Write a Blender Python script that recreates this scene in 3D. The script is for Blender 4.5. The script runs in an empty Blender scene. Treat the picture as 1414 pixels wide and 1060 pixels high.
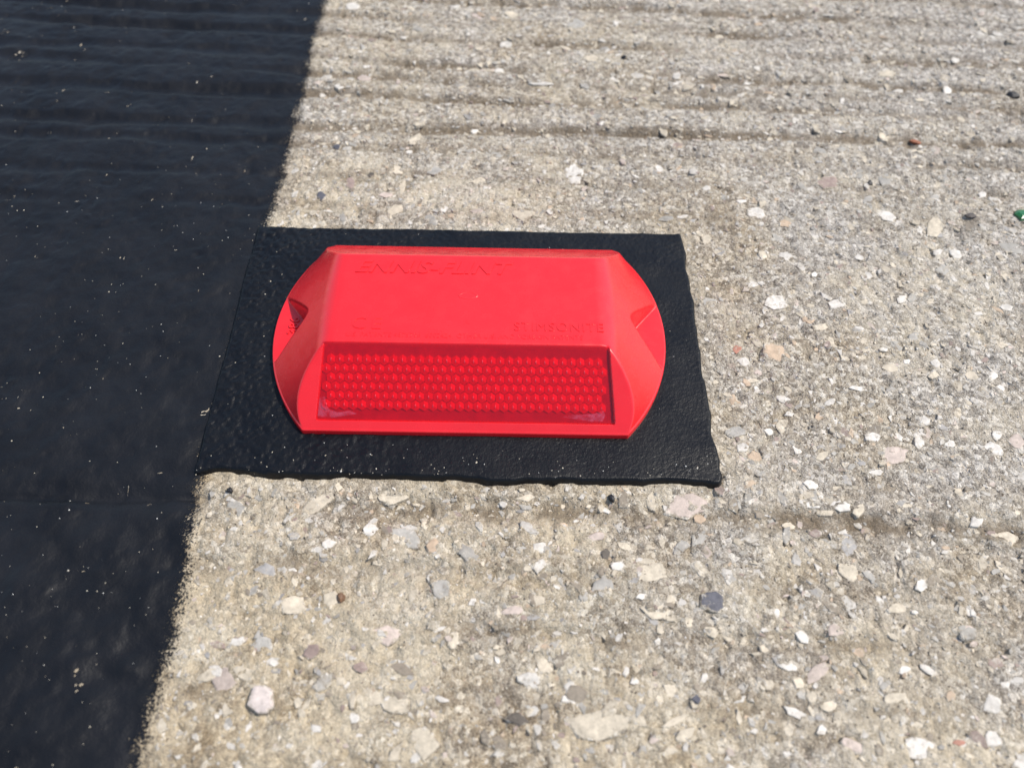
import bpy, math
import numpy as np
from mathutils import Matrix, Vector

scene = bpy.context.scene
MM = 0.001

# ------------------------------------------------------------------ camera
cam_data = bpy.data.cameras.new("camera")
cam = bpy.data.objects.new("camera", cam_data)
scene.collection.objects.link(cam)
scene.camera = cam
PITCH, YAW, ROLL = math.radians(54.31), math.radians(0.73), math.radians(1.52)
CAM_POS = Vector((10.8, -155.9, 195.0)) * MM
_fwd = Vector((math.sin(YAW) * math.cos(PITCH), math.cos(YAW) * math.cos(PITCH), -math.sin(PITCH)))
_rt0 = Vector((math.cos(YAW), -math.sin(YAW), 0))
_up0 = _rt0.cross(_fwd)
_rt = _rt0 * math.cos(ROLL) + _up0 * math.sin(ROLL)
_up = _up0 * math.cos(ROLL) - _rt0 * math.sin(ROLL)
cam.matrix_world = Matrix(((_rt.x, _up.x, -_fwd.x, CAM_POS.x), (_rt.y, _up.y, -_fwd.y, CAM_POS.y),
                           (_rt.z, _up.z, -_fwd.z, CAM_POS.z), (0, 0, 0, 1)))
cam_data.sensor_width = 36.0
cam_data.lens = 1143 / 1414 * 36.0
cam_data.clip_start = 0.005
cam_data.clip_end = 200.0
cam_data.dof.use_dof = True
cam_data.dof.focus_distance = 0.238
cam_data.dof.aperture_fstop = 11.5

# ------------------------------------------------------------------ sky, sun, exposure
SUN_EL, SUN_AZ = math.radians(58), math.radians(80)      # azimuth from +Y towards +X
world = bpy.data.worlds.new("World")
scene.world = world
world.use_nodes = True
wn = world.node_tree.nodes
sky = wn.new("ShaderNodeTexSky")
sky.sky_type = 'NISHITA'
sky.sun_disc = False
sky.sun_elevation = SUN_EL
sky.sun_rotation = SUN_AZ
sky.dust_density = 1.4
world.node_tree.links.new(sky.outputs[0], wn["Background"].inputs[0])
wn["Background"].inputs[1].default_value = 0.13
sun_data = bpy.data.lights.new("sun", 'SUN')
sun_data.energy = 2.9
sun_data.angle = math.radians(2.5)
sun_data.color = (1.0, 0.93, 0.82)
sun = bpy.data.objects.new("sun", sun_data)
scene.collection.objects.link(sun)
_sd = Vector((math.sin(SUN_AZ) * math.cos(SUN_EL), math.cos(SUN_AZ) * math.cos(SUN_EL), math.sin(SUN_EL)))
sun.rotation_euler = _sd.to_track_quat('Z', 'Y').to_euler()
scene.view_settings.view_transform = 'Standard'
scene.view_settings.look = 'None'
scene.view_settings.gamma = 1.0
scene.view_settings.exposure = 0.55
scene.cycles.max_bounces = 6
scene.cycles.transparent_max_bounces = 12

rng = np.random.default_rng(11)

# ------------------------------------------------------------------ helpers
def lin(c):
    c = np.asarray(c, float) / 255.0
    return np.where(c <= 0.04045, c / 12.92, ((c + 0.055) / 1.055) ** 2.4)

_tab = np.random.default_rng(5).random((256, 256))

def vnoise(x, y, scale, seed=0):
    """smooth value noise, -1..1, feature size `scale` (mm)"""
    x = np.asarray(x, float) / scale + seed * 17.13
    y = np.asarray(y, float) / scale + seed * 41.77
    xi, yi = np.floor(x).astype(int), np.floor(y).astype(int)
    fx, fy = x - xi, y - yi
    fx, fy = fx * fx * (3 - 2 * fx), fy * fy * (3 - 2 * fy)
    a, b = _tab[xi & 255, yi & 255], _tab[(xi + 1) & 255, yi & 255]
    c, d = _tab[xi & 255, (yi + 1) & 255], _tab[(xi + 1) & 255, (yi + 1) & 255]
    return ((a * (1 - fx) + b * fx) * (1 - fy) + (c * (1 - fx) + d * fx) * fy) * 2 - 1

def sstep(a, b, x):
    t = np.clip((x - a) / (b - a), 0, 1)
    return t * t * (3 - 2 * t)

def smin(a, b, k):
    h = np.clip(0.5 + 0.5 * (b - a) / k, 0, 1)
    return b * (1 - h) + a * h - k * h * (1 - h)

def new_obj(name, mesh, mat=None, parent=None):
    o = bpy.data.objects.new(name, mesh)
    scene.collection.objects.link(o)
    if mat is not None and mesh is not None and not mesh.materials:
        mesh.materials.append(mat)
    if parent is not None:
        o.parent = parent
    return o

def tag(o, label, category, group=None):
    o["label"] = label
    o["category"] = category
    if group:
        o["group"] = group

def mesh_from_arrays(name, verts, faces, smooth=True):
    """verts (n,3) in metres, faces (m,k) equal-sided"""
    verts = np.ascontiguousarray(verts, dtype=np.float32)
    faces = np.ascontiguousarray(faces, dtype=np.int32)
    m = bpy.data.meshes.new(name)
    k = faces.shape[1]
    m.vertices.add(len(verts))
    m.vertices.foreach_set("co", verts.ravel())
    m.loops.add(faces.size)
    m.loops.foreach_set("vertex_index", faces.ravel())
    m.polygons.add(len(faces))
    m.polygons.foreach_set("loop_start", np.arange(0, faces.size, k, dtype=np.int32))
    m.polygons.foreach_set("use_smooth", np.full(len(faces), smooth))
    m.update(calc_edges=True)
    return m

def grid_faces(nr, nc):
    i = np.arange(nr * nc).reshape(nr, nc)
    return np.stack([i[:-1, :-1], i[:-1, 1:], i[1:, 1:], i[1:, :-1]], -1).reshape(-1, 4)

def float_attr(mesh, name, vals):
    a = mesh.attributes.new(name, 'FLOAT', 'POINT')
    a.data.foreach_set("value", np.asarray(vals, np.float32).ravel())

def color_attr(mesh, name, vals):
    a = mesh.attributes.new(name, 'FLOAT_COLOR', 'POINT')
    v = np.ones((len(vals), 4), np.float32)
    v[:, :3] = vals
    a.data.foreach_set("color", v.ravel())

# ------------------------------------------------------------------ node helpers
class NT:
    def __init__(self, name):
        self.mat = bpy.data.materials.new(name)
        self.mat.use_nodes = True
        self.t = self.mat.node_tree
        self.b = self.t.nodes["Principled BSDF"]
        self.out = self.t.nodes["Material Output"]
    def n(self, typ, **kw):
        nd = self.t.nodes.new(typ)
        for k, v in kw.items():
            setattr(nd, k, v)
        return nd
    def put(self, sock, v):
        if isinstance(v, bpy.types.NodeSocket):
            self.t.links.new(v, sock)
        elif isinstance(v, (int, float)):
            sock.default_value = v
        else:
            v = tuple(float(c) for c in v)
            sock.default_value = v + (1.0,) if sock.type == 'RGBA' and len(v) == 3 else v
    def math(self, op, a, b=0.0, c=0.0, clamp=False):
        nd = self.n("ShaderNodeMath", operation=op, use_clamp=clamp)
        self.put(nd.inputs[0], a); self.put(nd.inputs[1], b); self.put(nd.inputs[2], c)
        return nd.outputs[0]
    def mix(self, f, a, b, mode='MIX'):
        nd = self.n("ShaderNodeMix", data_type='RGBA', blend_type=mode)
        self.put(nd.inputs[0], f); self.put(nd.inputs[6], a); self.put(nd.inputs[7], b)
        return nd.outputs[2]
    def n_bw(self, c):
        nd = self.n('ShaderNodeRGBToBW'); self.put(nd.inputs[0], c)
        return nd.outputs[0]
    def pos(self):
        return self.n("ShaderNodeNewGeometry").outputs["Position"]
    def noise(self, p, size_mm, detail=2.0, rough=0.5, off=0.0):
        if off:
            vm = self.n("ShaderNodeVectorMath", operation='ADD')
            self.put(vm.inputs[0], p); vm.inputs[1].default_value = (off, off * 0.7, off * 0.3)
            p = vm.outputs[0]
        nd = self.n("ShaderNodeTexNoise")
        self.put(nd.inputs["Vector"], p)
        nd.inputs["Scale"].default_value = 1.0 / (size_mm * MM)
        nd.inputs["Detail"].default_value = detail
        nd.inputs["Roughness"].default_value = rough
        return nd.outputs[0]
    def voro(self, p, size_mm, feature='F1'):
        nd = self.n("ShaderNodeTexVoronoi", feature=feature)
        self.put(nd.inputs["Vector"], p)
        nd.inputs["Scale"].default_value = 1.0 / (size_mm * MM)
        return nd
    def ramp(self, f, stops, interp='LINEAR'):
        nd = self.n("ShaderNodeValToRGB")
        nd.color_ramp.interpolation = interp
        e = nd.color_ramp.elements
        while len(e) < len(stops):
            e.new(0.5)
        for el, (p, c) in zip(e, stops):
            el.position = p
            c = (c, c, c) if isinstance(c, (int, float)) else c
            el.color = (c[0], c[1], c[2], 1)
        self.put(nd.inputs[0], f)
        return nd.outputs[0]
    def rng(self, v, a, b, c=0.0, d=1.0):
        nd = self.n("ShaderNodeMapRange")
        self.put(nd.inputs[0], v)
        for i, x in enumerate((a, b, c, d)):
            self.put(nd.inputs[i + 1], x)
        return nd.outputs[0]
    def attr(self, name, out="Fac"):
        nd = self.n("ShaderNodeAttribute", attribute_name=name)
        return nd.outputs[out]
    def bump(self, h, dist_mm, strength=1.0, normal=None):
        nd = self.n("ShaderNodeBump")
        nd.inputs["Distance"].default_value = dist_mm * MM
        nd.inputs["Strength"].default_value = strength
        self.put(nd.inputs["Height"], h)
        if normal is not None:
            self.put(nd.inputs["Normal"], normal)
        return nd.outputs[0]
    def bsdf(self, **kw):
        for k, v in kw.items():
            self.put(self.b.inputs[k.replace("_", " ")], v)

def warped(nt, p, size_mm, amt_mm):
    nz = nt.n("ShaderNodeTexNoise")
    nt.put(nz.inputs["Vector"], p)
    nz.inputs["Scale"].default_value = 1.0 / (size_mm * MM)
    nz.inputs["Detail"].default_value = 1.0
    s = nt.n("ShaderNodeVectorMath", operation='SUBTRACT')
    nt.put(s.inputs[0], nz.outputs["Color"]); s.inputs[1].default_value = (0.5, 0.5, 0.5)
    m = nt.n("ShaderNodeVectorMath", operation='SCALE')
    nt.put(m.inputs[0], s.outputs[0]); m.inputs["Scale"].default_value = amt_mm * MM
    a = nt.n("ShaderNodeVectorMath", operation='ADD')
    nt.put(a.inputs[0], p); nt.put(a.inputs[1], m.outputs[0])
    return a.outputs[0]

def cement(nt, stains=True):
    """colour and height of the sandy cement paste, in world space"""
    p = nt.pos()
    wp = warped(nt, p, 1.1, 0.9)
    v1 = nt.voro(wp, 1.25)
    r1 = nt.n("ShaderNodeSeparateColor"); nt.put(r1.inputs[0], v1.outputs["Color"])
    grains = nt.ramp(r1.outputs[0], [(0.0, (0.09, 0.072, 0.052)), (0.18, (0.19, 0.155, 0.11)), (0.5, (0.39, 0.335, 0.25)),
                                    (0.78, (0.50, 0.445, 0.35)), (1.0, (0.78, 0.73, 0.63))])
    fine = nt.noise(wp, 0.42, 2, 0.7)
    sand = nt.ramp(fine, [(0.31, (0.05, 0.04, 0.03)), (0.42, (0.22, 0.18, 0.13)), (0.53, (0.41, 0.355, 0.27)), (0.64, (0.80, 0.75, 0.65))])
    c = nt.mix(0.42, grains, sand)
    if stains:
        # ochre patches, grey patches and pale patches that grow towards the near left
        c = nt.mix(nt.attr("ochre"), c, nt.mix(1.0, c, (0.80, 0.65, 0.42), 'MULTIPLY'))
        c = nt.mix(nt.attr("grey"), c, nt.mix(1.0, nt.mix(0.7, c, nt.n_bw(c)), (1.12, 1.07, 1.0), 'MULTIPLY'))
        c = nt.mix(nt.attr("pale"), c, nt.mix(0.55, c, (0.70, 0.61, 0.45)))
    h = nt.math('ADD', nt.math('MULTIPLY', v1.outputs["Distance"], -0.7), nt.math('MULTIPLY', fine, 1.0))
    return c, h, p

# ------------------------------------------------------------------ materials
def mat_concrete():
    nt = NT("concrete")
    c, h, p = cement(nt)
    g = nt.attr("silt")
    f = nt.math('MULTIPLY', g, nt.rng(nt.noise(p, 9, 3, 0.6, 2.0), 0.33, 0.55), clamp=True)
    c = nt.mix(nt.math('MULTIPLY', f, 0.8), c, nt.mix(nt.noise(p, 0.8, 2), (0.07, 0.05, 0.03), (0.26, 0.20, 0.13)))
    nt.bsdf(Base_Color=c, Roughness=0.82, Specular_IOR_Level=0.35, Normal=nt.bump(h, 0.6))
    return nt.mat

def mat_stone(name, use_attr):
    nt = NT(name)
    cc, ch, p = cement(nt, False)
    if use_attr:
        base = nt.attr("tint", "Color")
    else:
        base = nt.n("ShaderNodeObjectInfo").outputs["Color"]
    mott = nt.rng(nt.noise(p, 2.2, 4, 0.65, 5.0), 0.3, 0.7, 0.72, 1.18)
    base = nt.mix(1.0, base, mott, 'MULTIPLY')
    base = nt.mix(nt.rng(nt.noise(p, 0.5, 2), 0.55, 0.75, 0, 0.35), base, nt.mix(1.0, base, (0.55, 0.52, 0.47), 'MULTIPLY'))
    rim = nt.attr("rim")
    cov = nt.math('ADD', nt.math('MULTIPLY', rim, 0.46), nt.noise(p, 1.3, 3, 0.65, 9.0))
    cov = nt.math('ADD', cov, nt.math('MULTIPLY', nt.noise(p, 9, 2, 0.5, 11.0), 0.5))
    cov = nt.rng(cov, 0.72 if use_attr else 0.82, 1.0 if use_attr else 1.04)
    col = nt.mix(cov, base, cc)
    h = nt.math('ADD', nt.math('MULTIPLY', nt.math('MULTIPLY', ch, cov), 1.0), nt.math('MULTIPLY', nt.noise(p, 1.6, 4, 0.6), 0.5))
    nt.bsdf(Base_Color=col, Roughness=nt.rng(cov, 0, 1, 0.6, 0.85), Specular_IOR_Level=0.4, Normal=nt.bump(h, 0.35))
    return nt.mat

def mat_paint():
    nt = NT("black_paint")
    p = nt.pos()
    tone = nt.noise(p, 22, 4, 0.6)
    col = nt.mix(nt.rng(tone, 0.35, 0.7), (0.0045, 0.005, 0.0065), (0.010, 0.0105, 0.0125))
    # worn spots where the concrete shows through
    worn = nt.math('MULTIPLY', nt.math('GREATER_THAN', nt.noise(p, 5.5, 4, 0.7, 8.0), 0.75), nt.attr("wear"))
    col = nt.mix(nt.math('MULTIPLY', worn, 0.8), col, (0.20, 0.17, 0.11))
    h = nt.math('ADD', nt.math('MULTIPLY', nt.noise(p, 2.4, 3, 0.55), 0.9), nt.math('MULTIPLY', nt.noise(p, 0.6, 2, 0.5), 0.16))
    pin = nt.math('LESS_THAN', nt.voro(p, 3.7).outputs["Distance"], 0.10)
    h = nt.math('SUBTRACT', h, nt.math('MULTIPLY', pin, 0.8))
    nt.bsdf(Base_Color=col, Roughness=nt.rng(nt.noise(p, 6, 3), 0.3, 0.7, 0.42, 0.55), Specular_IOR_Level=0.27, Normal=nt.bump(h, 0.24))
    # sprayed edge: droplets thin out across a few millimetres
    e = nt.attr("edge")                       # mm inside the nominal edge (positive inside)
    sp = nt.math('ADD', nt.math('MULTIPLY', nt.noise(p, 0.5, 3, 0.75, 1.5), 1.0), nt.math('MULTIPLY', nt.noise(p, 4.5, 3, 0.6, 6.0), 0.35))
    lim = nt.rng(e, -6.0, 4.0, 0.98, 0.44)
    keep = nt.math('GREATER_THAN', sp, lim)
    nt.put(nt.b.inputs["Alpha"], keep)
    return nt.mat

def mat_bitumen():
    nt = NT("bitumen")
    p = nt.pos()
    h = nt.math('ADD', nt.math('MULTIPLY', nt.noise(p, 0.9, 3, 0.55), 0.7), nt.math('MULTIPLY', nt.noise(p, 0.4, 2), 0.3))
    col = nt.mix(nt.noise(p, 12, 3), (0.0025, 0.003, 0.0042), (0.005, 0.0056, 0.0072))
    nt.bsdf(Base_Color=col, Roughness=nt.rng(nt.noise(p, 9, 3, 0.6), 0.35, 0.65, 0.34, 0.46), Specular_IOR_Level=0.26, Normal=nt.bump(h, 0.22))
    return nt.mat

def mat_plastic():
    nt = NT("red_plastic")
    p = nt.pos()
    col = nt.mix(nt.rng(nt.noise(p, 14, 3), 0.35, 0.7), (0.78, 0.0135, 0.019), (0.71, 0.0115, 0.016))
    dust = nt.math('GREATER_THAN', nt.noise(p, 0.45, 2, 0.6), 0.79)
    col = nt.mix(nt.math('MULTIPLY', dust, 0.2), col, (0.6, 0.4, 0.35))
    h = nt.math('ADD', nt.noise(p, 3.0, 3), nt.math('MULTIPLY', nt.noise(p, 0.35, 2), 0.12))
    nt.bsdf(Base_Color=col, Roughness=nt.rng(nt.noise(p, 5, 4, 0.6), 0.3, 0.7, 0.18, 0.34), Specular_IOR_Level=0.75, Normal=nt.bump(h, 0.02),
            Subsurface_Weight=0.0)
    return nt.mat

def mat_lens():
    nt = NT("red_clear_plastic")
    p = nt.pos()
    tr = nt.n("ShaderNodeBsdfTransparent"); tr.inputs[0].default_value = (0.935, 0.52, 0.58, 1)
    gl = nt.n("ShaderNodeBsdfGlossy"); gl.inputs["Roughness"].default_value = 0.06
    nrm = nt.bump(nt.noise(p, 4.0, 3), 0.05)
    nt.put(gl.inputs["Normal"], nrm)
    lw = nt.n("ShaderNodeLayerWeight"); lw.inputs["Blend"].default_value = 0.5
    fr = nt.math('ADD', nt.math('MULTIPLY', nt.math('POWER', lw.outputs["Facing"], 5.0), 0.94), 0.04)
    mx = nt.n("ShaderNodeMixShader")
    nt.put(mx.inputs[0], fr); nt.put(mx.inputs[1], tr.outputs[0]); nt.put(mx.inputs[2], gl.outputs[0])
    nt.t.links.new(mx.outputs[0], nt.out.inputs[0])
    return nt.mat

def mat_prism():
    nt = NT("red_prism")
    nt.bsdf(Base_Color=(0.96, 0.008, 0.035), Metallic=0.12, Roughness=0.26, Specular_IOR_Level=0.5)
    return nt.mat

def mat_glint_tip():
    nt = NT("prism_glint_tip")
    nt.bsdf(Base_Color=(0.95, 0.62, 0.60), Metallic=0.3, Roughness=0.3, Coat_Weight=1.0, Coat_Roughness=0.2, Coat_IOR=2.0)  # pale base colour paints in the glint of each prism
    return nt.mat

def mat_plain(name, col, rough=0.7, size=1.2, dist=0.25, var=0.35):
    nt = NT(name)
    p = nt.pos()
    k = nt.rng(nt.noise(p, size, 3, 0.6), 0.3, 0.7, 1 - var, 1 + var)
    nt.bsdf(Base_Color=nt.mix(1.0, col, k, 'MULTIPLY'), Roughness=rough, Normal=nt.bump(nt.noise(p, size * 0.7, 3), dist))
    return nt.mat

def mat_glass():
    nt = NT("green_glass")
    p = nt.pos()
    nt.bsdf(Base_Color=nt.mix(nt.noise(p, 1.5, 3), (0.008, 0.075, 0.022), (0.03, 0.19, 0.06)), Roughness=0.22, Specular_IOR_Level=0.6,
            Normal=nt.bump(nt.noise(p, 1.1, 2), 0.2))
    return nt.mat

M_CON, M_STONE, M_CHIP = mat_concrete(), mat_stone("aggregate", False), mat_stone("aggregate_chips", True)
M_PAINT, M_BIT, M_PLA, M_LENS, M_PRISM = mat_paint(), mat_bitumen(), mat_plastic(), mat_lens(), mat_prism()

# ------------------------------------------------------------------ concrete pavement
TINES = [(187, .9, -.05), (172, .8, -.05), (158, 1.0, -.05), (141, .9, -.05), (131, .7, -.06), (119, .9, -.03), (101, 1.1, -.015), (89, .5, -.03),
         (72, .35, -.02), (57, .3, -.02), (-56, .75, -.02), (-74, .3, -.02), (-88, .3, -.02), (-104, .35, -.02), (205, .9, -.05), (222, .9, -.05)] + [(238 + 16.5 * k, 0.9, -.05) for k in range(10)] + [(-122 - 17 * k, 0.4, -.02) for k in range(14)]

TX = np.arange(-900, 900, 1.5)
TINE_TAB = []
for _i, (_y0, _a, _s) in enumerate(TINES):
    TINE_TAB.append((_y0 + _s * TX + 1.6 * vnoise(TX, TX * 0, 60, _i + 1) + 0.6 * vnoise(TX, TX * 0, 9, _i + 2), 2.9 + 0.9 * vnoise(TX, TX * 0, 20, _i + 5),
                     _a * np.clip(0.82 + 0.7 * vnoise(TX, TX * 0, 38, _i + 9), 0.15, 1.25)))

TINE_TAB.append((-54.3 + 0.6 * vnoise(TX, TX * 0, 11, 3), 1.5 + 0.3 * vnoise(TX, TX * 0, 8, 6), 1.5 * sstep(-64, -70, TX) * (0.85 + 0.3 * vnoise(TX, TX * 0, 14, 7))))

def tine_depth(x, y):
    """0..1 depth of the worn grooves raked across the slab (mm in, unit out)"""
    x = np.asarray(x, float); y = np.asarray(y, float)
    d = np.zeros(np.broadcast(x, y).shape)
    for cen, wd, amp in TINE_TAB:
        yy = y - np.interp(x, TX, cen)
        hit = np.abs(yy) < 8
        if hit.any():
            xs = x[hit]
            d[hit] = np.maximum(d[hit], np.interp(xs, TX, amp) * np.exp(-(yy[hit] / np.interp(xs, TX, wd)) ** 2))
    return d

PITS = [(68, 99.6, 24, 2.4, 0.9), (131.6, -64.9, 5.0, 1.6, 2.0), (121.8, -63.1, 4.0, 1.5, 1.2), (144.5, -62.7, 3.0, 2.2, 2.0)]

def ground_h(x, y, fine=True, lip=0.38):
    """height of the concrete in mm at x, y in mm"""
    x = np.asarray(x, float); y = np.asarray(y, float)
    z = 0.42 * vnoise(x, y, 21, 1) + 0.30 * vnoise(x, y, 8.5, 2)
    if fine:
        z = z - 0.8 * sstep(0.42, 0.8, vnoise(x, y, 2.9, 15)) - 0.5 * sstep(0.5, 0.8, vnoise(x, y, 1.6, 16))
    z = z + sstep(60, -20, x) * sstep(-40, -60, y) * 0.45 * vnoise(x, y, 6.5, 12)
    if fine:
        rough = 0.75 + 0.5 * vnoise(x, y, 30, 8)
        z = z + rough * (0.34 * vnoise(x, y, 3.4, 3) + 0.26 * vnoise(x, y, 1.75, 4) + 0.14 * vnoise(x, y, 1.25, 6))
    td = tine_depth(x, y)
    lip = np.where(x < -66, 0.12, lip)
    z = z - 1.55 * td + lip * np.exp(-((td - 0.12) / 0.09) ** 2) * (td > 0.02)
    for px, py, a, b, dp in PITS:
        z = z - dp * np.exp(-((x - px) / a) ** 4 - ((y - py + 0.6 * vnoise(x, y, 3, 7)) / b) ** 4)
    return z

def relief_fade(x, y):
    return np.clip(1 - np.maximum(np.abs(x) - 330, np.abs(y) - 330) / 70, 0, 1)

def spread(lo, hi, step, far):
    core = np.arange(lo, hi + step * 0.5, step)
    mid = np.arange(2.4, max(420 - hi, 4), 2.4)
    midl = np.arange(2.4, max(420 + lo, 4), 2.4)
    g = np.geomspace(8, far, 26)
    return np.concatenate([lo - midl[-1] - g[::-1], lo - midl[::-1], core, hi + mid, hi + mid[-1] + g])

gx = spread(-250, 275, 0.62, 30000)
gy = spread(-145, 245, 0.62, 30000)
X, Y = np.meshgrid(gx, gy)
falloff = relief_fade(X, Y)
Z = ground_h(X, Y) * falloff
pav = mesh_from_arrays("concrete_pavement", np.stack([X, Y, Z], -1).reshape(-1, 3) * MM, grid_faces(len(gy), len(gx)))
float_attr(pav, "silt", np.clip(tine_depth(X, Y) * 1.5 + 1.4 * np.exp(-((X - 68) / 28) ** 4 - ((Y - 100) / 3.0) ** 2), 0, 1.6) * falloff)
def fbm(x, y, size, seed, octaves=4, gain=0.6):
    t, a, n = 0, 1.0, 0
    for k in range(octaves):
        t = t + a * vnoise(x, y, size / 2 ** k, seed + k * 3); n += a; a *= gain
    return t / n
float_attr(pav, "ochre", np.clip(0.2 - 0.001 * Y - 0.0008 * X + 0.8 * fbm(X, Y * 1.6, 22, 61, 5, 0.75), 0, 0.65))
float_attr(pav, "grey", np.clip(0.30 + 0.0018 * X + 0.0012 * Y + 0.9 * fbm(X, Y, 30, 71, 5, 0.7), 0, 1.0))
float_attr(pav, "pale", np.clip(0.22 - 0.0018 * X - 0.0018 * Y + 1.4 * fbm(X, Y, 18, 81, 5, 0.7), 0, 0.8))
pavement = new_obj("concrete_pavement", pav, M_CON)
pavement["kind"] = "structure"

# ------------------------------------------------------------------ black painted band
def paint_h(x, y):
    g = ground_h(x, y, lip=0.12)
    sm = ground_h(x, y, fine=False, lip=0.12) + 0.32 * vnoise(x, y, 5.2, 13) + 0.18 * vnoise(x, y, 2.3, 14)
    return np.maximum(g + 0.05, sm * 0.8 + g * 0.2 + 0.25) + 0.04

def paint_edge(y):
    return -70.0 + 2.0 * sstep(-50, -80, y) + 0.8 * vnoise(y, y * 0, 60, 3) + 0.5 * vnoise(y, y * 0, 14, 4)

px_ = np.concatenate([np.arange(-372.4, -250.1, 2.4), np.arange(-250, -59.5, 0.8)])
py_ = spread(-145, 245, 0.8, 30000)
PX, PY = np.meshgrid(px_, py_)
fo = relief_fade(PX, PY)
g0 = ground_h(PX, PY)
outer = np.clip(np.maximum(np.maximum(-250 - PX, PY - 245), -145 - PY) / 6, 0, 1)
PZ = paint_h(PX, PY) * fo + 0.5 * (1 - fo) + 0.9 * outer * fo
pm = mesh_from_arrays("black_road_paint", np.stack([PX, PY, PZ], -1).reshape(-1, 3) * MM, grid_faces(len(py_), len(px_)))
float_attr(pm, "edge", paint_edge(PY) - PX)
float_attr(pm, "wear", np.clip(sstep(-45, -60, PY) + 0.9 * tine_depth(PX, PY), 0, 1) * sstep(20, -50, PY))
paint = new_obj("black_road_paint", pm, M_PAINT)
paint["kind"] = "structure"

# ------------------------------------------------------------------ embedded aggregate
TINT = {'w': (222, 216, 206), 'c': (214, 201, 178), 'p': (208, 190, 178), 'q': (214, 201, 194), 'm': (152, 130, 122), 'g': (176, 172, 164),
        'l': (168, 165, 162), 'b': (66, 70, 86), 'k': (72, 63, 56), 'n': (136, 124, 108), 't': (200, 174, 146), 'r': (184, 122, 100)}

def stone_shape(seed, n=8, rings=((-1.2, 1.06), (0.35, 1.0), (0.82, 0.92), (1.0, 0.74))):
    r = np.random.default_rng(seed)
    ang = np.sort((np.arange(n) + r.uniform(-0.38, 0.38, n)) / n * 2 * math.pi)
    rad = r.uniform(0.72, 1.08, n)
    # flatten one or two sides so that the outline is angular
    for _ in range(2):
        a0, lim = r.uniform(0, 6.28), r.uniform(0.55, 0.8)
        c = np.cos(ang - a0)
        rad = np.where(c > 0.2, np.minimum(rad, lim / np.maximum(c, 0.2)), rad)
    tilt = r.uniform(-0.35, 0.35, 2)
    vs, rim = [], []
    for k, (z, s) in enumerate(rings):
        jit = r.uniform(0.93, 1.07, n)
        xx, yy = np.cos(ang) * rad * s * jit, np.sin(ang) * rad * s * jit
        zz = z + (tilt[0] * xx + tilt[1] * yy + r.uniform(-0.08, 0.08, n)) * (k > 0)
        vs.append(np.stack([xx, yy, zz], -1)); rim += [[1.0, 0.9, 0.35, 0.0][k if len(rings) == 4 else min(k * 2, 3)]] * n
    vs.append(np.array([[0, 0, rings[-1][0] + 0.04]])); rim.append(0.0)
    v = np.concatenate(vs)
    f = []
    for k in range(len(rings) - 1):
        for i in range(n):
            a, b = k * n + i, k * n + (i + 1) % n
            f += [(a, b, b + n), (a, b + n, a + n)]
    top = (len(rings) - 1) * n
    for i in range(n):
        f.append((top + i, top + (i + 1) % n, len(v) - 1))
    return v, np.array(f), np.array(rim)

STONE_MESH = []
for s in range(26):
    v, f, rim = stone_shape(100 + s, n=7 + s % 4)
    m = mesh_from_arrays("aggregate_stone", v, f, smooth=False)
    float_attr(m, "rim", rim)
    m.materials.append(M_STONE)
    STONE_MESH.append(m)

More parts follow.
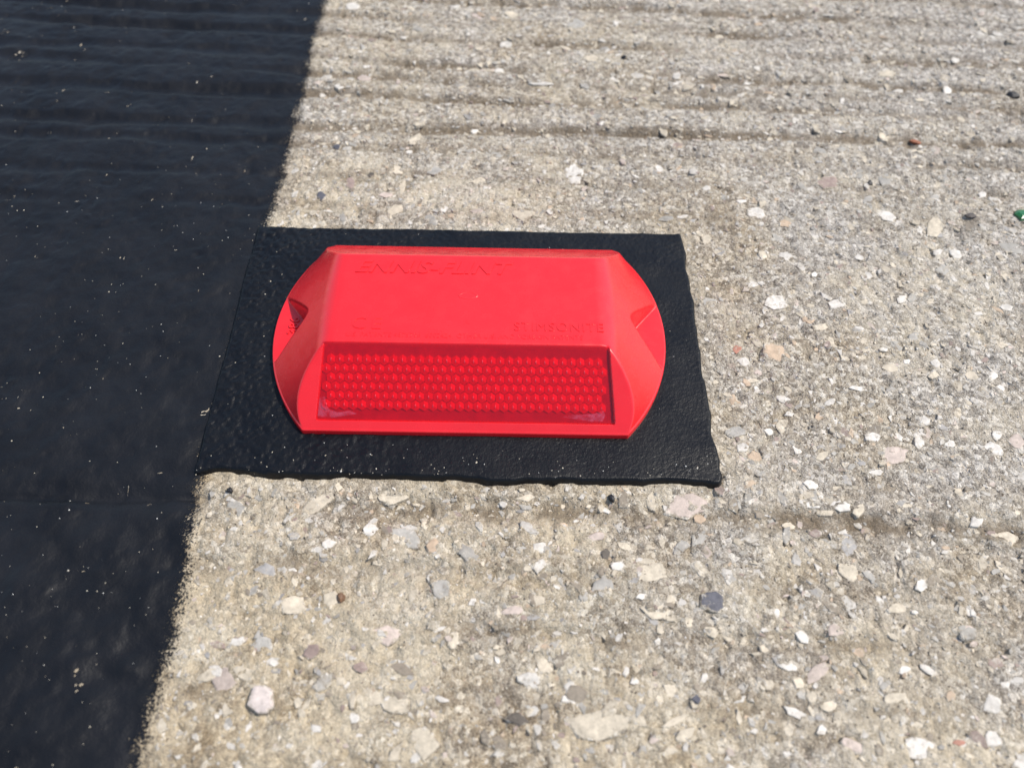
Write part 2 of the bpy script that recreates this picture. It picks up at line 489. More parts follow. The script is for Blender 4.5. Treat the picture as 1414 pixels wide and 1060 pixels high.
TRACED = """33.2 -109.4 18.6 7.0 12 c;15.0 -108.6 5.8 3.1 -10 k;62.5 -80.4 7.6 5.8 32 b;13.2 -83.7 6.3 3.1 9 p;47.9 -82.6 7.7 5.2 -17 c;45.1 -79.5 3.6 1.8 13 w;35.5 -77.3 7.2 5.7 79 g;42.0 -66.2 4.5 2.8 -14 c;34.9 -63.5 6.0 2.8 2 p;36.7 -68.2 3.3 2.7 9 k;42.8 -52.7 5.2 4.2 76 n;36.3 -55.0 3.0 1.9 84 c;59.6 -53.5 14.1 6.9 19 p;49.9 -52.8 6.9 3.4 82 c;62.3 -57.5 4.0 3.0 -19 t;17.0 -99.8 6.6 4.0 -20 w;21.1 -96.4 5.7 3.7 -23 c;50.0 -101.6 3.9 3.7 16 c;64.5 -102.7 6.1 4.0 -10 w;50.8 -108.0 7.8 1.9 29 c;51.7 -111.5 6.7 2.6 23 c;57.9 -98.7 3.3 2.0 78 w;28.4 -102.9 6.7 4.8 12 n;48.0 -73.5 9.3 6.0 16 c;39.6 -71.9 4.4 3.1 5 w;54.8 -80.9 2.9 2.2 10 w;55.4 -103.8 2.4 2.1 35 b;16.7 -52.5 5.7 3.0 1 c;10.8 -54.3 2.7 2.5 2 w;20.7 -74.7 3.3 2.2 24 n;19.0 -80.8 5.3 3.3 1 c;-43.0 -105.5 8.0 6.5 -56 q;-51.6 -91.5 5.1 2.8 25 w;-12.7 -105.3 8.2 6.0 -4 c;-22.0 -108.6 3.5 2.9 -69 w;-33.7 -93.8 4.6 3.6 -22 m;-17.0 -89.9 7.9 5.5 -3 p;-22.0 -97.3 3.7 3.0 -9 m;-47.7 -74.2 7.1 4.4 -16 l;-38.3 -55.2 11.5 5.6 43 c;-4.2 -77.9 6.0 5.6 31 g;-14.8 -64.1 9.8 5.0 -32 g;-6.8 -66.9 5.6 3.7 -84 t;-30.9 -81.4 4.9 4.1 -63 c;-39.6 -83.2 7.3 5.2 -19 c;-42.3 -64.5 3.5 2.9 18 l;-33.8 -66.8 4.8 2.8 -2 w;-0.5 -90.9 4.9 3.4 -75 c;-18.6 -52.5 9.4 5.6 11 c;-6.2 -113.9 7.9 6.4 -46 c;-42.1 -96.8 2.7 2.0 -10 w;-58.0 -95.0 2.2 1.8 -41 l;-30.1 -111.1 3.6 1.8 -10 w;-11.9 -97.8 6.9 2.9 -19 n;-2.3 -104.5 4.6 1.4 -13 w;92.4 -53.4 5.5 3.8 12 w;99.6 -53.5 6.3 3.8 -7 w;93.3 -47.7 4.8 3.3 -19 w;104.2 -54.7 6.2 3.0 72 c;134.9 -57.3 5.2 3.4 53 w;99.4 -64.4 8.3 6.2 55 l;97.5 -71.4 7.6 5.7 53 c;114.9 -75.7 4.3 3.2 45 w;123.5 -66.5 2.3 1.5 15 w;141.4 -62.0 8.4 4.4 20 c;90.9 -87.2 4.6 3.5 11 p;105.0 -87.3 4.6 3.2 57 c;106.9 -81.6 5.8 2.9 6 c;78.1 -96.0 6.0 2.2 -5 w;79.8 -99.6 3.5 2.8 25 c;82.1 -102.8 3.4 2.2 67 c;78.4 -106.5 6.4 2.7 -19 w;83.1 -109.9 6.0 2.1 34 w;89.4 -113.0 6.9 3.1 -14 p;103.7 -113.4 8.0 6.2 32 w;101.5 -103.2 6.5 3.5 7 c;111.0 -96.2 5.1 2.7 -30 w;105.2 -96.4 4.1 2.2 20 w;123.3 -104.0 6.4 3.9 57 w;121.8 -111.1 6.4 3.9 21 w;95.6 -92.3 3.5 2.7 41 t;130.9 -98.4 4.2 2.2 9 w;114.0 -102.1 3.3 2.4 47 t;113.1 -112.3 3.6 1.5 4 r;82.9 -88.7 4.8 3.1 -29 w;85.8 -104.5 4.4 3.5 37 c;77.7 -82.9 3.7 2.1 74 w;123.1 -86.6 4.9 2.3 -11 p;155.5 52.0 12.1 6.4 60 c;76.8 44.9 4.9 3.8 69 c;102.1 37.8 6.7 4.0 21 w;94.7 38.0 5.0 4.0 52 c;126.3 38.1 3.5 3.2 72 w;153.3 40.4 5.5 3.2 11 w;158.9 39.8 5.3 5.1 -29 w;152.6 33.1 7.0 4.4 60 g;126.9 29.7 4.1 4.0 84 w;109.7 29.6 3.3 2.2 66 w;94.7 17.5 8.5 8.1 -54 w;114.6 17.6 7.5 4.7 34 w;135.5 19.6 5.7 3.1 51 w;139.0 20.0 4.6 3.0 60 g;167.8 16.7 4.9 3.7 7 w;89.2 24.4 4.7 3.1 9 w;81.5 -6.0 4.9 3.7 16 w;139.2 -5.3 4.2 3.5 65 w;148.5 -9.7 4.8 3.9 49 c;154.6 -10.1 4.9 3.4 47 w;124.8 -7.2 5.4 3.7 -6 c;130.9 -5.0 3.3 2.5 30 w;113.4 -15.7 7.1 2.1 -3 w;83.2 -12.9 4.9 2.0 15 c;103.8 -20.9 4.9 2.4 17 w;76.5 -35.8 4.9 2.8 5 w;113.5 -32.3 5.2 3.7 0 w;117.9 -37.8 9.2 6.8 28 p;146.8 -35.4 7.2 4.7 -23 w;148.7 -30.9 4.5 3.1 43 w;153.5 -32.5 6.5 4.3 50 p;126.2 -33.9 4.8 3.6 45 w;134.7 -33.5 4.1 3.0 32 w;85.0 -30.6 3.6 2.6 35 w;75.8 -30.8 7.4 3.8 4 g;112.0 -43.2 5.1 2.5 17 w;97.7 -38.9 6.4 2.4 29 c;92.3 -2.2 10.7 9.0 2 t;80.2 -1.6 3.5 3.4 -80 r;158.1 14.1 3.3 1.7 9 w;124.6 -0.7 3.6 2.2 10 w;155.5 -14.6 4.7 3.4 54 w;130.1 -26.2 4.3 3.0 54 w;91.8 -24.7 3.4 2.0 7 w;95.9 58.0 8.1 6.7 37 w;98.7 63.1 4.6 3.4 65 c;140.4 57.7 7.1 5.7 -35 w;80.2 69.7 4.6 3.5 70 w;161.8 140.3 9.9 4.8 22 c;164.0 129.8 7.1 4.3 64 w;183.4 130.4 9.1 4.3 67 w;150.4 101.2 7.2 4.1 67 c;123.9 73.9 9.4 7.2 27 m;144.5 76.0 9.0 5.4 66 g;177.4 69.6 3.9 2.7 47 w;159.8 66.9 6.4 3.8 63 g;76.8 137.6 6.9 3.4 81 w;97.8 163.8 6.5 4.2 75 c;118.8 139.5 5.1 3.4 69 c;104.9 134.2 4.0 2.8 69 w;91.8 64.0 4.6 2.9 8 w;104.8 53.6 5.5 4.7 62 t;109.7 142.1 4.4 3.6 38 w;216.6 170.5 5.8 3.1 11 w;192.9 151.3 6.7 3.9 62 w;15.2 55.5 9.2 8.2 -41 c;34.2 76.5 12.4 8.2 85 w;25.0 56.5 3.6 3.0 83 w;-23.5 105.2 7.1 6.0 -5 c;-2.5 100.6 4.3 3.2 -87 w;8.4 157.6 7.3 5.4 89 w;-4.1 138.0 5.8 3.9 1 c;5.7 138.3 4.9 4.6 84 w;-57.1 181.4 7.5 6.7 -18 w;-55.8 125.8 6.2 4.7 -5 w;23.8 129.7 11.4 2.8 1 w;54.8 172.5 4.4 3.0 81 w;-27.9 57.6 6.0 5.6 -30 c;-44.9 69.7 6.8 4.0 -80 m;-53.8 62.8 4.5 3.4 -72 b;-37.9 74.5 3.1 2.5 -74 k;-52.1 89.6 3.4 3.0 -51 b;37.6 172.5 10.0 9.1 67 g;-0.2 71.7 6.6 4.6 1 c;-15.8 77.0 7.8 4.6 20 g;78.0 -56.6 3.1 2.1 9 n;85.1 -59.6 4.1 2.5 -4 c;108.4 -40.7 2.9 2.2 22 l"""
PAD = (-72.3, 69.1, -48.4, 45.8)
placed = []

def clear_of_pad(x, y, r):
    return not (PAD[0] - r < x < PAD[1] + r and PAD[2] - r < y < PAD[3] + r)

def mean_h(x, y, a):
    q = np.array([[0, 0], [1, 0], [-1, 0], [0, 1], [0, -1], [.6, .6], [-.6, .6], [.6, -.6], [-.6, -.6]]) * a * 0.8
    return float(ground_h(x + q[:, 0], y + q[:, 1]).mean())

def add_stone(i, x, y, w, h, ang, col, proud, thick):
    m = STONE_MESH[i % len(STONE_MESH)]
    o = bpy.data.objects.new("aggregate_stone", m)
    scene.collection.objects.link(o)
    o.parent = pavement
    z = mean_h(x, y, w / 2)
    o.location = (x * MM, y * MM, (z + proud - thick) * MM)
    o.rotation_euler = (rng.normal(0, 0.03), rng.normal(0, 0.03), math.radians(ang) + (math.pi if i % 2 else 0))
    o.scale = (w * 0.56 * MM, h * 0.56 * MM, thick * MM)
    o.color = (col[0], col[1], col[2], 1)
    placed.append((x, y, max(w, h) / 2))

for i, row in enumerate(TRACED.split(";")):
    x, y, w, h, a, c = row.split()
    x, y, w, h, a = float(x), float(y), float(w), float(h), float(a)
    col = lin(TINT[c]) * rng.uniform(0.78, 0.98)
    col = col * 0.86 + 0.14 * np.array([0.40, 0.36, 0.29])
    proud = rng.uniform(0.18, 0.4)
    if c == 'q':
        proud = 1.7
    if c in 'bkm':
        proud = 0.65
    add_stone(i, x, y, w, h, a, col, proud, max(0.55, proud * 0.9))

def random_tint(kinds=None):
    k = rng.choice(list(kinds or 'wwwwwcccccccpgggggnnntlm'))
    c = lin(TINT[k]) * rng.uniform(0.62, 0.98)
    return c * 0.82 + 0.18 * np.array([0.38, 0.335, 0.265])

n_rand = 0
while n_rand < 120:
    x, y = rng.uniform(-64, 238), rng.uniform(-125, 195)
    r = rng.choice([1.3, 1.6, 2.0, 2.6, 3.3]) * rng.uniform(0.85, 1.2)
    if x < -62 + r or not clear_of_pad(x, y, r) or any((x - a) ** 2 + (y - b) ** 2 < (r + c) ** 2 for a, b, c in placed):
        continue
    add_stone(int(rng.integers(1000)), x, y, 2 * r * rng.uniform(1, 1.5), 2 * r * rng.uniform(.55, .85), rng.uniform(-90, 90), random_tint('wccggp' if r > 1.9 else None), rng.uniform(0.05, 0.25), 0.55)
    n_rand += 1

# thousands of smaller chips, too small to pick apart
def scatter(name, shapes, pts, size, asp, thick, proud, cols, hfun, mat, parent=None):
    V, F, R, C = [], [], [], []
    base = 0
    hz = hfun(pts[:, 0], pts[:, 1])
    for i in range(len(pts)):
        v, f, rim = shapes[i % len(shapes)]
        a = rng.uniform(0, 6.283)
        xx, yy = v[:, 0] * size[i] * asp[i], v[:, 1] * size[i]
        ca, sa = math.cos(a), math.sin(a)
        V.append(np.stack([pts[i, 0] + xx * ca - yy * sa, pts[i, 1] + xx * sa + yy * ca, hz[i] + proud[i] + (v[:, 2] - 1) * thick[i]], -1))
        F.append(f + base); R.append(rim); C.append(np.repeat(cols[i][None], len(v), 0))
        base += len(v)
    m = mesh_from_arrays(name, np.concatenate(V) * MM, np.concatenate(F), smooth=False)
    float_attr(m, "rim", np.concatenate(R)); color_attr(m, "tint", np.concatenate(C))
    o = new_obj(name, m, mat, parent)
    o["kind"] = "stuff"
    return o

def free_points(n, margin=0.5, lo=(-66, -130), hi=(245, 205)):
    p = np.stack([rng.uniform(lo[0], hi[0], n), rng.uniform(lo[1], hi[1], n)], -1)
    inpad = (p[:, 0] > PAD[0] - margin) & (p[:, 0] < PAD[1] + margin) & (p[:, 1] > PAD[2] - margin) & (p[:, 1] < PAD[3] + margin)
    return p[~inpad]

shapes5 = [stone_shape(300 + s, n=4 + s % 4, rings=((-1.0, 1.05), (0.6, 1.0), (1.0, 0.82))) for s in range(20)]
pts = free_points(22000, 1.0)
n = len(pts)
scatter("aggregate_chips", shapes5, pts, np.clip(rng.lognormal(-0.5, 0.5, n), 0.28, 2.1), rng.uniform(1.0, 1.9, n), rng.uniform(0.3, 0.6, n),
        rng.uniform(-0.06, 0.17, n), np.array([random_tint() for _ in range(n)]), ground_h, M_CHIP, pavement)

octa = (np.array([[1, 0, 0], [0, 1, 0], [-1, 0, 0], [0, -1, 0], [0.1, 0, 1], [0, 0.1, -1]], float),
        np.array([[0, 1, 4], [1, 2, 4], [2, 3, 4], [3, 0, 4], [1, 0, 5], [2, 1, 5], [3, 2, 5], [0, 3, 5]]), np.zeros(6))
pts = free_points(26000, 0.2)
n = len(pts)
sz = rng.uniform(0.14, 0.34, n)
GR = [(228, 220, 200), (214, 200, 170), (190, 172, 140), (150, 134, 110), (110, 98, 82), (236, 230, 220), (90, 82, 74)]
scatter("sand_grains", [octa], pts, sz, rng.uniform(1.0, 1.6, n), sz * 0.9, rng.uniform(0.05, 0.3, n),
        lin(np.array(GR)[rng.integers(0, len(GR), n)]) * rng.uniform(0.7, 0.95, (n, 1)), ground_h, M_CHIP, pavement)

# ------------------------------------------------------------------ bitumen pad
def pad_sdf(x, y):
    """mm inside the ragged outline of the pad"""
    ex = 0.45 * vnoise(y, y * 0, 7, 21) + 0.25 * vnoise(y, y * 0, 2.2, 22)
    right = PAD[1] + ex + 0.7 * np.exp(-((y + 46) / 3.0) ** 2) - x
    left = x - PAD[0] - 0.4 * vnoise(y, y * 0, 9, 23)
    top = PAD[3] + 0.25 * vnoise(x, x * 0, 9, 24) + 0.15 * vnoise(x, x * 0, 2.0, 25) - y
    fw = 0.75 * vnoise(x, x * 0, 17, 26) + 0.4 * vnoise(x, x * 0, 5, 27) + 0.15 * vnoise(x, x * 0, 1.8, 28)
    bottom = y - PAD[2] - fw - 0.9 * np.exp(-((x + 66) / 6.0) ** 2) * 1.4 + 0.8 * np.exp(-((x - 67) / 2.2) ** 2)
    cx, cy = np.minimum(left, right), np.minimum(bottom, top)
    r = 1.5
    qx, qy = np.clip(r - cx, 0, None), np.clip(r - cy, 0, None)
    return np.minimum(np.minimum(cx, cy), r - np.hypot(qx, qy))

PAD_TOP = 2.0
def pad_h(x, y):
    d = pad_sdf(x, y)
    e = np.clip(d / 1.1, 0, 1)
    prof = np.sqrt(np.clip(1 - (1 - e) ** 2, 0, 1))
    coarse = sstep(10, -65, x) * 1.0 + 0.15 + 0.3 * sstep(20, 45, y)
    z = PAD_TOP - 0.10 * (1 - e) + coarse * (0.09 * vnoise(x, y, 2.2, 31) + 0.16 * vnoise(x, y, 1.05, 32)) + 0.14 * vnoise(x, y, 16, 33) \
        + 0.22 * np.exp(-((d - 2.2) / 1.6) ** 2) * (0.6 + vnoise(x, y, 9, 34))
    base = -3.0
    return np.where(d > 0, base + (z - base) * prof, base)

bx_ = np.arange(PAD[0] - 2.5, PAD[1] + 2.5, 0.36)
by_ = np.arange(PAD[2] - 2.5, PAD[3] + 2.0, 0.36)
BX, BY = np.meshgrid(bx_, by_)
bm_ = mesh_from_arrays("bitumen_pad", np.stack([BX, BY, pad_h(BX, BY)], -1).reshape(-1, 3) * MM, grid_faces(len(by_), len(bx_))[(pad_sdf(BX, BY).ravel() > 0)[grid_faces(len(by_), len(bx_))].any(1)])
pad = new_obj("bitumen_pad", bm_, M_BIT)
tag(pad, "black rectangular bitumen adhesive pad with ragged edges under the red road stud", "adhesive pad")

# ------------------------------------------------------------------ road stud
stud = bpy.data.objects.new("road_stud", None)
scene.collection.objects.link(stud)
stud.location = (0, 0, PAD_TOP * MM)
stud.empty_display_size = 0.02
tag(stud, "red plastic reflective road stud with embossed lettering stuck on the black pad", "road stud")

HD, HT, TOPZ, LT, ZF, ZE = 34.8, 16.4, 17.3, 38.6, 2.0, 2.4
ARC_R, ARC_C = 52.5, 5.0
SLOPE_A = math.atan2(TOPZ - ZF, HD - HT)

def stud_halfwidth(y):
    return ARC_C + np.sqrt(ARC_R ** 2 - y ** 2)

def lens_half(s):                       # half width of the lens along the slope (s mm from the base edge)
    return 41.0 - (s - 2.3) / 21.6 * 2.1

LENS_S0, LENS_S1 = 2.3, 23.85
SLEN = math.hypot(HD - HT, TOPZ - ZF)

def stud_h(x, y):
    ax = np.abs(x)
    front = ZF + (y + HD) * (TOPZ - ZF) / (HD - HT)
    back = ZF + (HD - y) * (TOPZ - ZF) / (HD - HT)
    Xo = stud_halfwidth(y)
    end = ZE + (TOPZ - ZE) * (Xo - ax) / (Xo - LT)
    z = smin(smin(front, back, 0.4), smin(np.full_like(front, TOPZ), end, 2.4), 0.5)
    # moulded roll along the lower front and back edges
    # finger scoops in both ends
    ds = ((ax - 44.9) * 1.17 - np.sqrt((y + 0.8) ** 2 + 3.0)) * 0.65
    floor = 2.25 + 0.0 * x
    t = sstep(0.0, 1.0, ds)
    z = np.where(ds > 0, np.minimum(z, z * (1 - t) + np.minimum(floor, z) * t), z)
    # pocket for the lens
    for sg in (-1,):
        s = (HD - sg * y) / math.cos(SLOPE_A)
        inside = (s > LENS_S0 + 0.35) & (s < LENS_S1 - 0.3) & (ax < lens_half(s) - 0.3)
        z = np.where(inside, z - (1.0 if sg < 0 else 0.42) / math.cos(SLOPE_A), z)
    return z

ny, nx = 291, 481
ys = np.linspace(-HD, HD, ny)
us = np.linspace(-1, 1, nx)
hw = stud_halfwidth(ys)
SX = us[None] * hw[:, None]
SY = np.repeat(ys[:, None], nx, 1)
SZ = stud_h(SX, SY)
top_v = np.stack([SX, SY, SZ], -1)
faces = grid_faces(ny, nx)
idx = np.arange(ny * nx).reshape(ny, nx)
loop = np.concatenate([idx[0, :-1], idx[:-1, -1], idx[-1, :0:-1], idx[:0:-1, 0]])
P = top_v.reshape(-1, 3)
lp = P[loop]
tang = np.roll(lp, -1, 0)[:, :2] - np.roll(lp, 1, 0)[:, :2]
nrm = np.stack([tang[:, 1], -tang[:, 0]], -1)
nrm /= np.linalg.norm(nrm, axis=1, keepdims=True) + 1e-9
rings, nl = [], len(loop)
for off, dz in ((0.18, 0.06), (0.34, 0.25), (0.42, 0.6)):
    q = lp.copy(); q[:, :2] += nrm * off; q[:, 2] = lp[:, 2] - dz
    rings.append(q)
q = rings[-1].copy(); q[:, 2] = -0.35
rings.append(q)
allv = np.concatenate([P] + rings)
fl, prev = [faces], loop
for k in range(len(rings)):
    cur = ny * nx + k * nl + np.arange(nl)
    fl.append(np.stack([np.roll(prev, -1), prev, cur, np.roll(cur, -1)], -1))
    prev = cur
body_mesh = mesh_from_arrays("body", allv * MM, np.concatenate(fl))
body = new_obj("body", body_mesh, M_PLA, stud)

# --- lenses: a clear red plate over rows of cube-corner prisms
CA, SA = math.cos(SLOPE_A), math.sin(SLOPE_A)
def slope_pt(x, s, n, side=-1):
    """point on the front (side -1) or back slope: s mm up the slope, n mm out along its normal"""
    y = -HD + s * CA - n * SA
    z = ZF + s * SA + n * CA
    return (x, y, z) if side < 0 else (-x, -y, z)

def lens_plate(side):
    b = 0.25
    outl = []
    for s, n_, ins in ((LENS_S0, -0.28, 0.0), (LENS_S0, -0.05, 0.0), (LENS_S0 + b, 0.10, b)):
        s1 = LENS_S1 - (s - LENS_S0)
        w0, w1 = lens_half(s) - ins, lens_half(s1) - ins
        outl.append([slope_pt(-w0, s, n_, side), slope_pt(w0, s, n_, side), slope_pt(w1, s1, n_, side), slope_pt(-w1, s1, n_, side)])
    v = [p for r in outl for p in r]
    f = []
    for k in range(2):
        for i in range(4):
            f.append((k * 4 + i, k * 4 + (i + 1) % 4, k * 4 + 4 + (i + 1) % 4, k * 4 + 4 + i))
    f += [(8, 9, 10, 11), (3, 2, 1, 0)]
    m = mesh_from_arrays("lens", np.array(v) * MM, np.array(f), smooth=False)
    return new_obj("lens", m, M_LENS, stud)

lens = lens_plate(-1)
lens["label"] = "clear deep red reflector lens with rows of prisms"

def lens_backing():
    cs = [(-40.4, LENS_S0 + 0.5), (40.4, LENS_S0 + 0.5), (38.4, LENS_S1 - 0.5), (-38.4, LENS_S1 - 0.5)]
    v = [slope_pt(x, s, n_) for n_ in (-0.99, -0.90) for x, s in cs]
    f = [(4, 5, 6, 7)] + [(i, (i + 1) % 4, 4 + (i + 1) % 4, 4 + i) for i in range(4)]
    m = mesh_from_arrays("lens_backing", np.array(v[:8]) * MM, np.array(f), smooth=False)
    return new_obj("lens_backing", m, M_BACKING, lens)
M_BACKING = mat_plain("crimson_backing", (0.55, 0.003, 0.035), 0.4, 4.0, 0.02, 0.12)
lens_backing()

# lilac film painting the sky's reflection on the lower corners of the lens
def mat_sheen():
    nt = NT("sheen_film")
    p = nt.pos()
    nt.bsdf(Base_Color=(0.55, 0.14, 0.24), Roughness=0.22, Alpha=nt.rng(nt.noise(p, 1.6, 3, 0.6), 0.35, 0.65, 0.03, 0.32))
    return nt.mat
M_SHEEN = mat_sheen()
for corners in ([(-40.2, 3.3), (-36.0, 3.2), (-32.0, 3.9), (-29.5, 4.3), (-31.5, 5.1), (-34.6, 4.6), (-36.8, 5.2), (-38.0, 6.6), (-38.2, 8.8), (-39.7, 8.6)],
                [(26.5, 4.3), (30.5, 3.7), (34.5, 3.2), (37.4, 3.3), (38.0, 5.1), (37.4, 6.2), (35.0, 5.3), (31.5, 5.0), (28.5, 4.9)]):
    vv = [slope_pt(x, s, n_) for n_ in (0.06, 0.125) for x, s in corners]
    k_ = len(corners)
    gm = bpy.data.meshes.new("sheen_film")
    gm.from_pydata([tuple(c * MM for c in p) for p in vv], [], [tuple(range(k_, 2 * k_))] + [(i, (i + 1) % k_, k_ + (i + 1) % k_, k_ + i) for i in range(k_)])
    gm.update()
    new_obj("sheen_film", gm, M_SHEEN, lens)

PW, PH = 2.42, 2.46
hexv = []
for k in range(6):
    a = math.pi / 2 + k * math.pi / 3
    hexv.append((math.cos(a) * PW / math.sqrt(3) * 0.965, math.sin(a) * PW / math.sqrt(3) * 1.14 * 0.965, 0.58 if k % 2 == 0 else 0.30))
hexv.append((0, 0, 0.98))
hexv += [(p[0], p[1], -0.3) for p in hexv[:6]]
hf = [(6, 0, 1, 2), (6, 2, 3, 4), (6, 4, 5, 0)]
hf += [((k + 1) % 6, k, 7 + k, 7 + (k + 1) % 6) for k in range(6)]
# rounded glint tip on every prism
for rr, zz in ((1.0, 0.80), (0.8, 1.02), (0.4, 1.12)):
    hexv += [(math.cos(k * math.pi / 3) * 0.17 * rr, math.sin(k * math.pi / 3) * 0.52 * rr, zz) for k in range(6)]
hexv.append((0, 0, 1.15))
for b0 in (13, 19):
    hf += [(b0 + k, b0 + (k + 1) % 6, b0 + 6 + (k + 1) % 6, b0 + 6 + k) for k in range(6)]
hf += [(25 + k, 25 + (k + 1) % 6, 25 + (k + 2) % 6, 31) for k in (0, 2, 4)]
ex, ey, ez = np.array([1, 0, 0]), np.array([0, CA, SA]), np.array([0, -SA, CA])
hv = np.array(hexv) * np.array([1, 1, 0.53])
hv = hv[:, :1] * ex + hv[:, 1:2] * ey + hv[:, 2:3] * ez
prism_mesh = mesh_from_arrays("prism", hv * MM, np.array(hf), smooth=False)
prism_mesh.polygons.foreach_set('use_smooth', np.arange(len(hf)) >= 9)
prism_mesh.materials.append(M_PRISM)
prism_mesh.materials.append(mat_glint_tip())
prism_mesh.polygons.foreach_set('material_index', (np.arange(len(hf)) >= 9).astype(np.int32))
for row in range(6):
    s = 6.7 + row * PH
    off = 0.5 * PW * (row % 2)
    for c in range(32):
        x = -38.0 + off + c * PW
        if abs(x) > 37.9 + 0.2:
            continue
        o = bpy.data.objects.new("prism", prism_mesh)
        scene.collection.objects.link(o)
        o.parent = lens
        o.location = Vector(slope_pt(x, s, -0.90)) * MM
        o.rotation_euler = (rng.normal(0, 0.03), rng.normal(0, 0.03), rng.normal(0, 0.03))

# --- moulded lettering
def lettering(text, x0, x1, y0, height, parent=None, shear=0.0, bold=0.0, up=0.22, z=TOPZ, rot=0.0, space=1.0):
    cu = bpy.data.curves.new("lettering", 'FONT')
    cu.body = text
    cu.size = 1.0
    cu.shear = shear
    cu.offset = bold
    cu.extrude = 0.5
    cu.resolution_u = 3
    cu.space_character = space
    tmp = bpy.data.objects.new("lettering_tmp", cu)
    scene.collection.objects.link(tmp)
    dg = bpy.context.evaluated_depsgraph_get()
    m = bpy.data.meshes.new_from_object(tmp.evaluated_get(dg))
    bpy.data.objects.remove(tmp)
    bpy.data.curves.remove(cu)
    co = np.empty(len(m.vertices) * 3, np.float32)
    m.vertices.foreach_get("co", co)
    co = co.reshape(-1, 3)
    mn, mx = co.min(0), co.max(0)
    co[:, 0] = (co[:, 0] - mn[0]) / (mx[0] - mn[0]) * (x1 - x0)
    co[:, 1] = (co[:, 1] - mn[1]) / (mx[1] - mn[1]) * height
    co[:, 2] = np.where(co[:, 2] > 0, up, -0.15)
    if rot:
        c, s = math.cos(rot), math.sin(rot)
        co[:, :2] = np.stack([co[:, 0] * c - co[:, 1] * s, co[:, 0] * s + co[:, 1] * c], -1)
    co += np.array([x0, y0, z], np.float32)
    m.vertices.foreach_set("co", (co * MM).ravel())
    m.materials.clear()
    m.update()
    o = new_obj("embossed_lettering", m, M_PLA, stud)
    o["label"] = "raised moulded lettering " + text
    return o

def plain(o, lab):
    o["label"] = lab
    return o

plain(lettering("ENNIS-FLINT", -33.2, 12.4, 9.0, 4.9, shear=0.28, bold=0.02, up=0.2), "large raised italic lettering along the back of the top")
plain(lettering("CE", -31.8, -23.6, -11.9, 4.2, space=1.3, up=0.15), "raised conformity mark on the top")
plain(lettering("STIMSONITE", 12.8, 37.4, -11.7, 3.0, space=1.1, up=0.15), "raised capital lettering at the right of the top")
plain(lettering("U.S. PATENTS 4875798  5002424  OTHER U.S. AND FOREIGN PATENTS", -33.0, 31.6, -14.6, 1.5, up=0.09), "tiny raised line of text above the lens")
plain(lettering("R", -1.0, 0.6, -9.8, 1.6, up=0.05), "tiny raised mark on the top")
plain(lettering("386", -51.0, -44.6, -2.2, 3.0, rot=math.pi / 2, z=2.25, up=0.35), "raised digits in the left end recess")

def gate_mark():
    a = np.linspace(0, 2 * math.pi, 32, endpoint=False)
    prof = [(1.0, -0.1), (1.0, 0.03), (0.9, 0.07), (0.8, 0.03), (0.75, -0.02)]
    v, f = [], []
    for r, z in prof:
        sq = 1 + 0.12 * np.cos(2 * a)
        v.append(np.stack([np.cos(a) * 2.6 * r * sq, np.sin(a) * 1.35 * r, np.full(32, z)], -1))
    v = np.concatenate(v)
    for k in range(len(prof) - 1):
        for i in range(32):
            f.append((k * 32 + i, k * 32 + (i + 1) % 32, k * 32 + 32 + (i + 1) % 32, k * 32 + 32 + i))
    m = mesh_from_arrays("gate_mark", (v + np.array([-0.3, 0.8, TOPZ])) * MM, np.array(f))
    return new_obj("gate_mark", m, M_PLA, stud)
gate_mark()

# ------------------------------------------------------------------ loose bits lying on the slab
def loose(name, x, y, dims, ang, mat, label, cat, seed, n=9, sink=0.25, hf=ground_h):
    v, f, rim = stone_shape(seed, n=n, rings=((-0.75, 0.6), (-0.2, 1.0), (0.45, 0.92), (0.85, 0.5)))
    f = np.concatenate([f, [(0, i + 1, i) for i in range(1, n - 1)]])
    m = mesh_from_arrays(name, v * np.array(dims) * 0.5 * MM, f, smooth=False)
    o = new_obj(name, m, mat)
    o.location = (x * MM, y * MM, (float(hf(np.array([x]), np.array([y]))[0]) + dims[2] * (0.375 - sink * 0.5)) * MM)
    o.rotation_euler = (rng.normal(0, .06), rng.normal(0, .06), math.radians(ang))
    tag(o, label, cat)
    return o

M_BLACK = mat_plain("black_grit", (0.014, 0.014, 0.016), 0.5)
M_BROWN = mat_plain("brown_pebble", (0.16, 0.085, 0.045), 0.6)
M_RUST = mat_plain("rust_chip", (0.30, 0.11, 0.055), 0.7)
M_SLATE = mat_plain("slate_chip", (0.075, 0.062, 0.055), 0.6)
M_GLASS = mat_glass()
loose("glass_fragment", 187.3, 58.3, (7.4, 6.2, 2.2), 15, M_GLASS, "green fragment lying on the concrete at the right edge of the picture", "glass fragment", 11)
loose("black_pebble", 208.0, 127.9, (5.4, 4.4, 3.0), -10, M_BLACK, "rounded black pebble in a groove near the upper right corner", "pebble", 12)
loose("black_grit_grain", 39.3, -52.9, (2.2, 2.8, 1.8), 20, M_BLACK, "small black grit grain just off the front edge of the bitumen pad", "grit", 13, 7)
loose("black_grit_grain", 56.4, 147.9, (2.4, 2.4, 1.8), 40, M_BLACK, "black grit grain on the concrete far behind the red stud", "grit", 14, 7)
loose("black_grit_grain", 138.4, 73.9, (2.4, 2.4, 1.4), 0, M_BLACK, "black grit grain on pale concrete beside a mauve stone", "grit", 15, 7)
loose("black_grit_grain", -61.4, -52.4, (2.4, 2.2, 1.6), 0, M_BLACK, "black grit grain by the front left corner of the pad", "grit", 16, 7)
loose("brown_pebble", -28.4, -80.8, (2.9, 2.9, 2.4), 0, M_BROWN, "small brown pebble lying in front of the pad", "pebble", 17, 8)
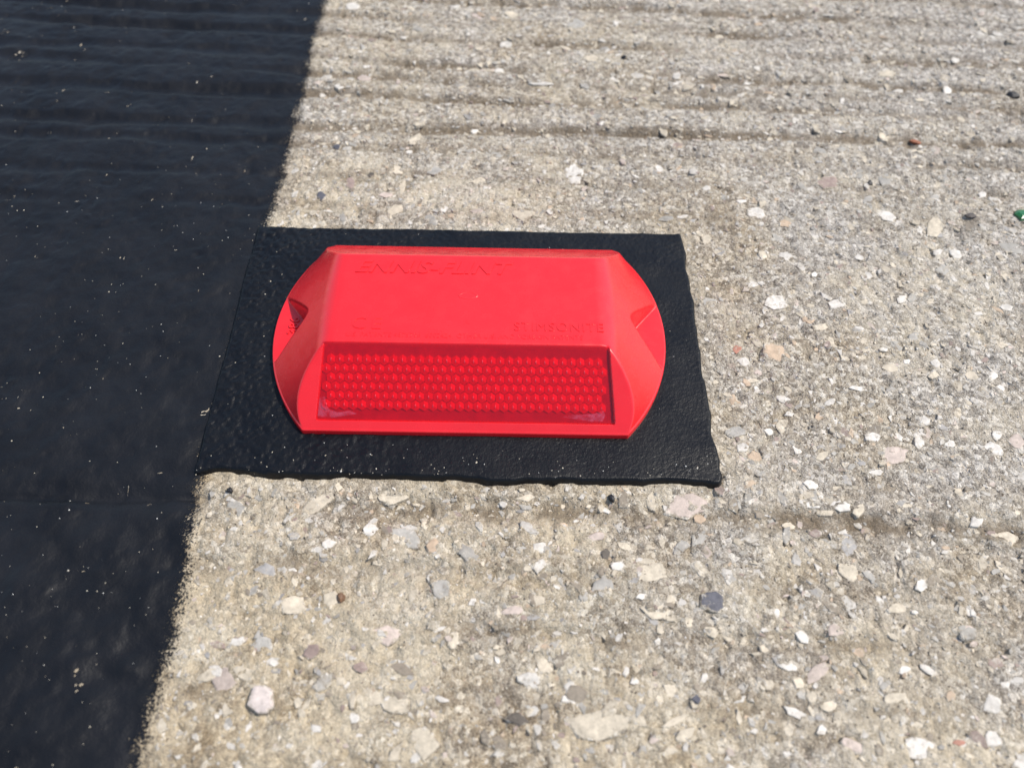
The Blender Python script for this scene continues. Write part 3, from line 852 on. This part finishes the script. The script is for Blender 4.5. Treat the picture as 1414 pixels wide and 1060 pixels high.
loose("rust_chip", 162.3, 99.0, (5.0, 3.0, 1.6), -10, M_RUST, "rust orange stone chip in a groove at the right", "stone chip", 18)
loose("slate_chip", 169.3, 57.7, (5.2, 2.6, 1.2), 4, M_SLATE, "thin dark brown slate chip left of the green fragment", "stone chip", 19)

# ------------------------------------------------------------------ white grit on the black surfaces
def cloud(n, lo, hi):
    return np.stack([rng.uniform(lo[0], hi[0], n), rng.uniform(lo[1], hi[1], n)], -1)

cl = cloud(2600, (-225, -130), (-73, 200))
dens = 0.5 + 0.6 * vnoise(cl[:, 0], cl[:, 1], 22, 51) + 0.5 * sstep(-20, -60, cl[:, 1])
cl = cl[rng.random(len(cl)) < np.clip(dens - 0.25 * sstep(20, 120, cl[:, 1]), 0.02, 1) * 0.6]
n = len(cl)
sz = np.clip(rng.lognormal(-2.3, 0.4, n), 0.06, 0.25)
WH = [(232, 230, 222), (220, 210, 188), (200, 190, 168)]
o = scatter("white_grit", [octa], cl, sz, rng.uniform(1, 1.5, n), sz * 0.8, sz * 0.6 + 0.02, lin(np.array(WH)[rng.integers(0, 3, n)]), paint_h, M_CHIP)
tag(o, "specks of pale grit sprinkled over the black painted band", "grit")

cl = cloud(1500, (PAD[0] + 1, PAD[2] + 0.6), (PAD[1] - 1, PAD[3] - 1))
front = sstep(-34, -47.5, cl[:, 1])
inst = (np.abs(cl[:, 0]) < stud_halfwidth(np.clip(cl[:, 1], -34.8, 34.8)) + 1.5) & (np.abs(cl[:, 1]) < 36)
cl = cl[(rng.random(len(cl)) < 0.05 + 0.95 * front ** 2) & ~inst & (pad_sdf(cl[:, 0], cl[:, 1]) > 0.35)]
n = len(cl)
sz = np.clip(rng.lognormal(-2.1, 0.4, n), 0.07, 0.32)
o = scatter("pale_grit", [octa], cl, sz, rng.uniform(1, 1.5, n), sz * 0.8, sz * 0.6 + 0.02, lin(np.array(WH)[rng.integers(0, 3, n)]), pad_h, M_CHIP)
tag(o, "specks of pale grit stuck to the front of the bitumen pad", "grit")
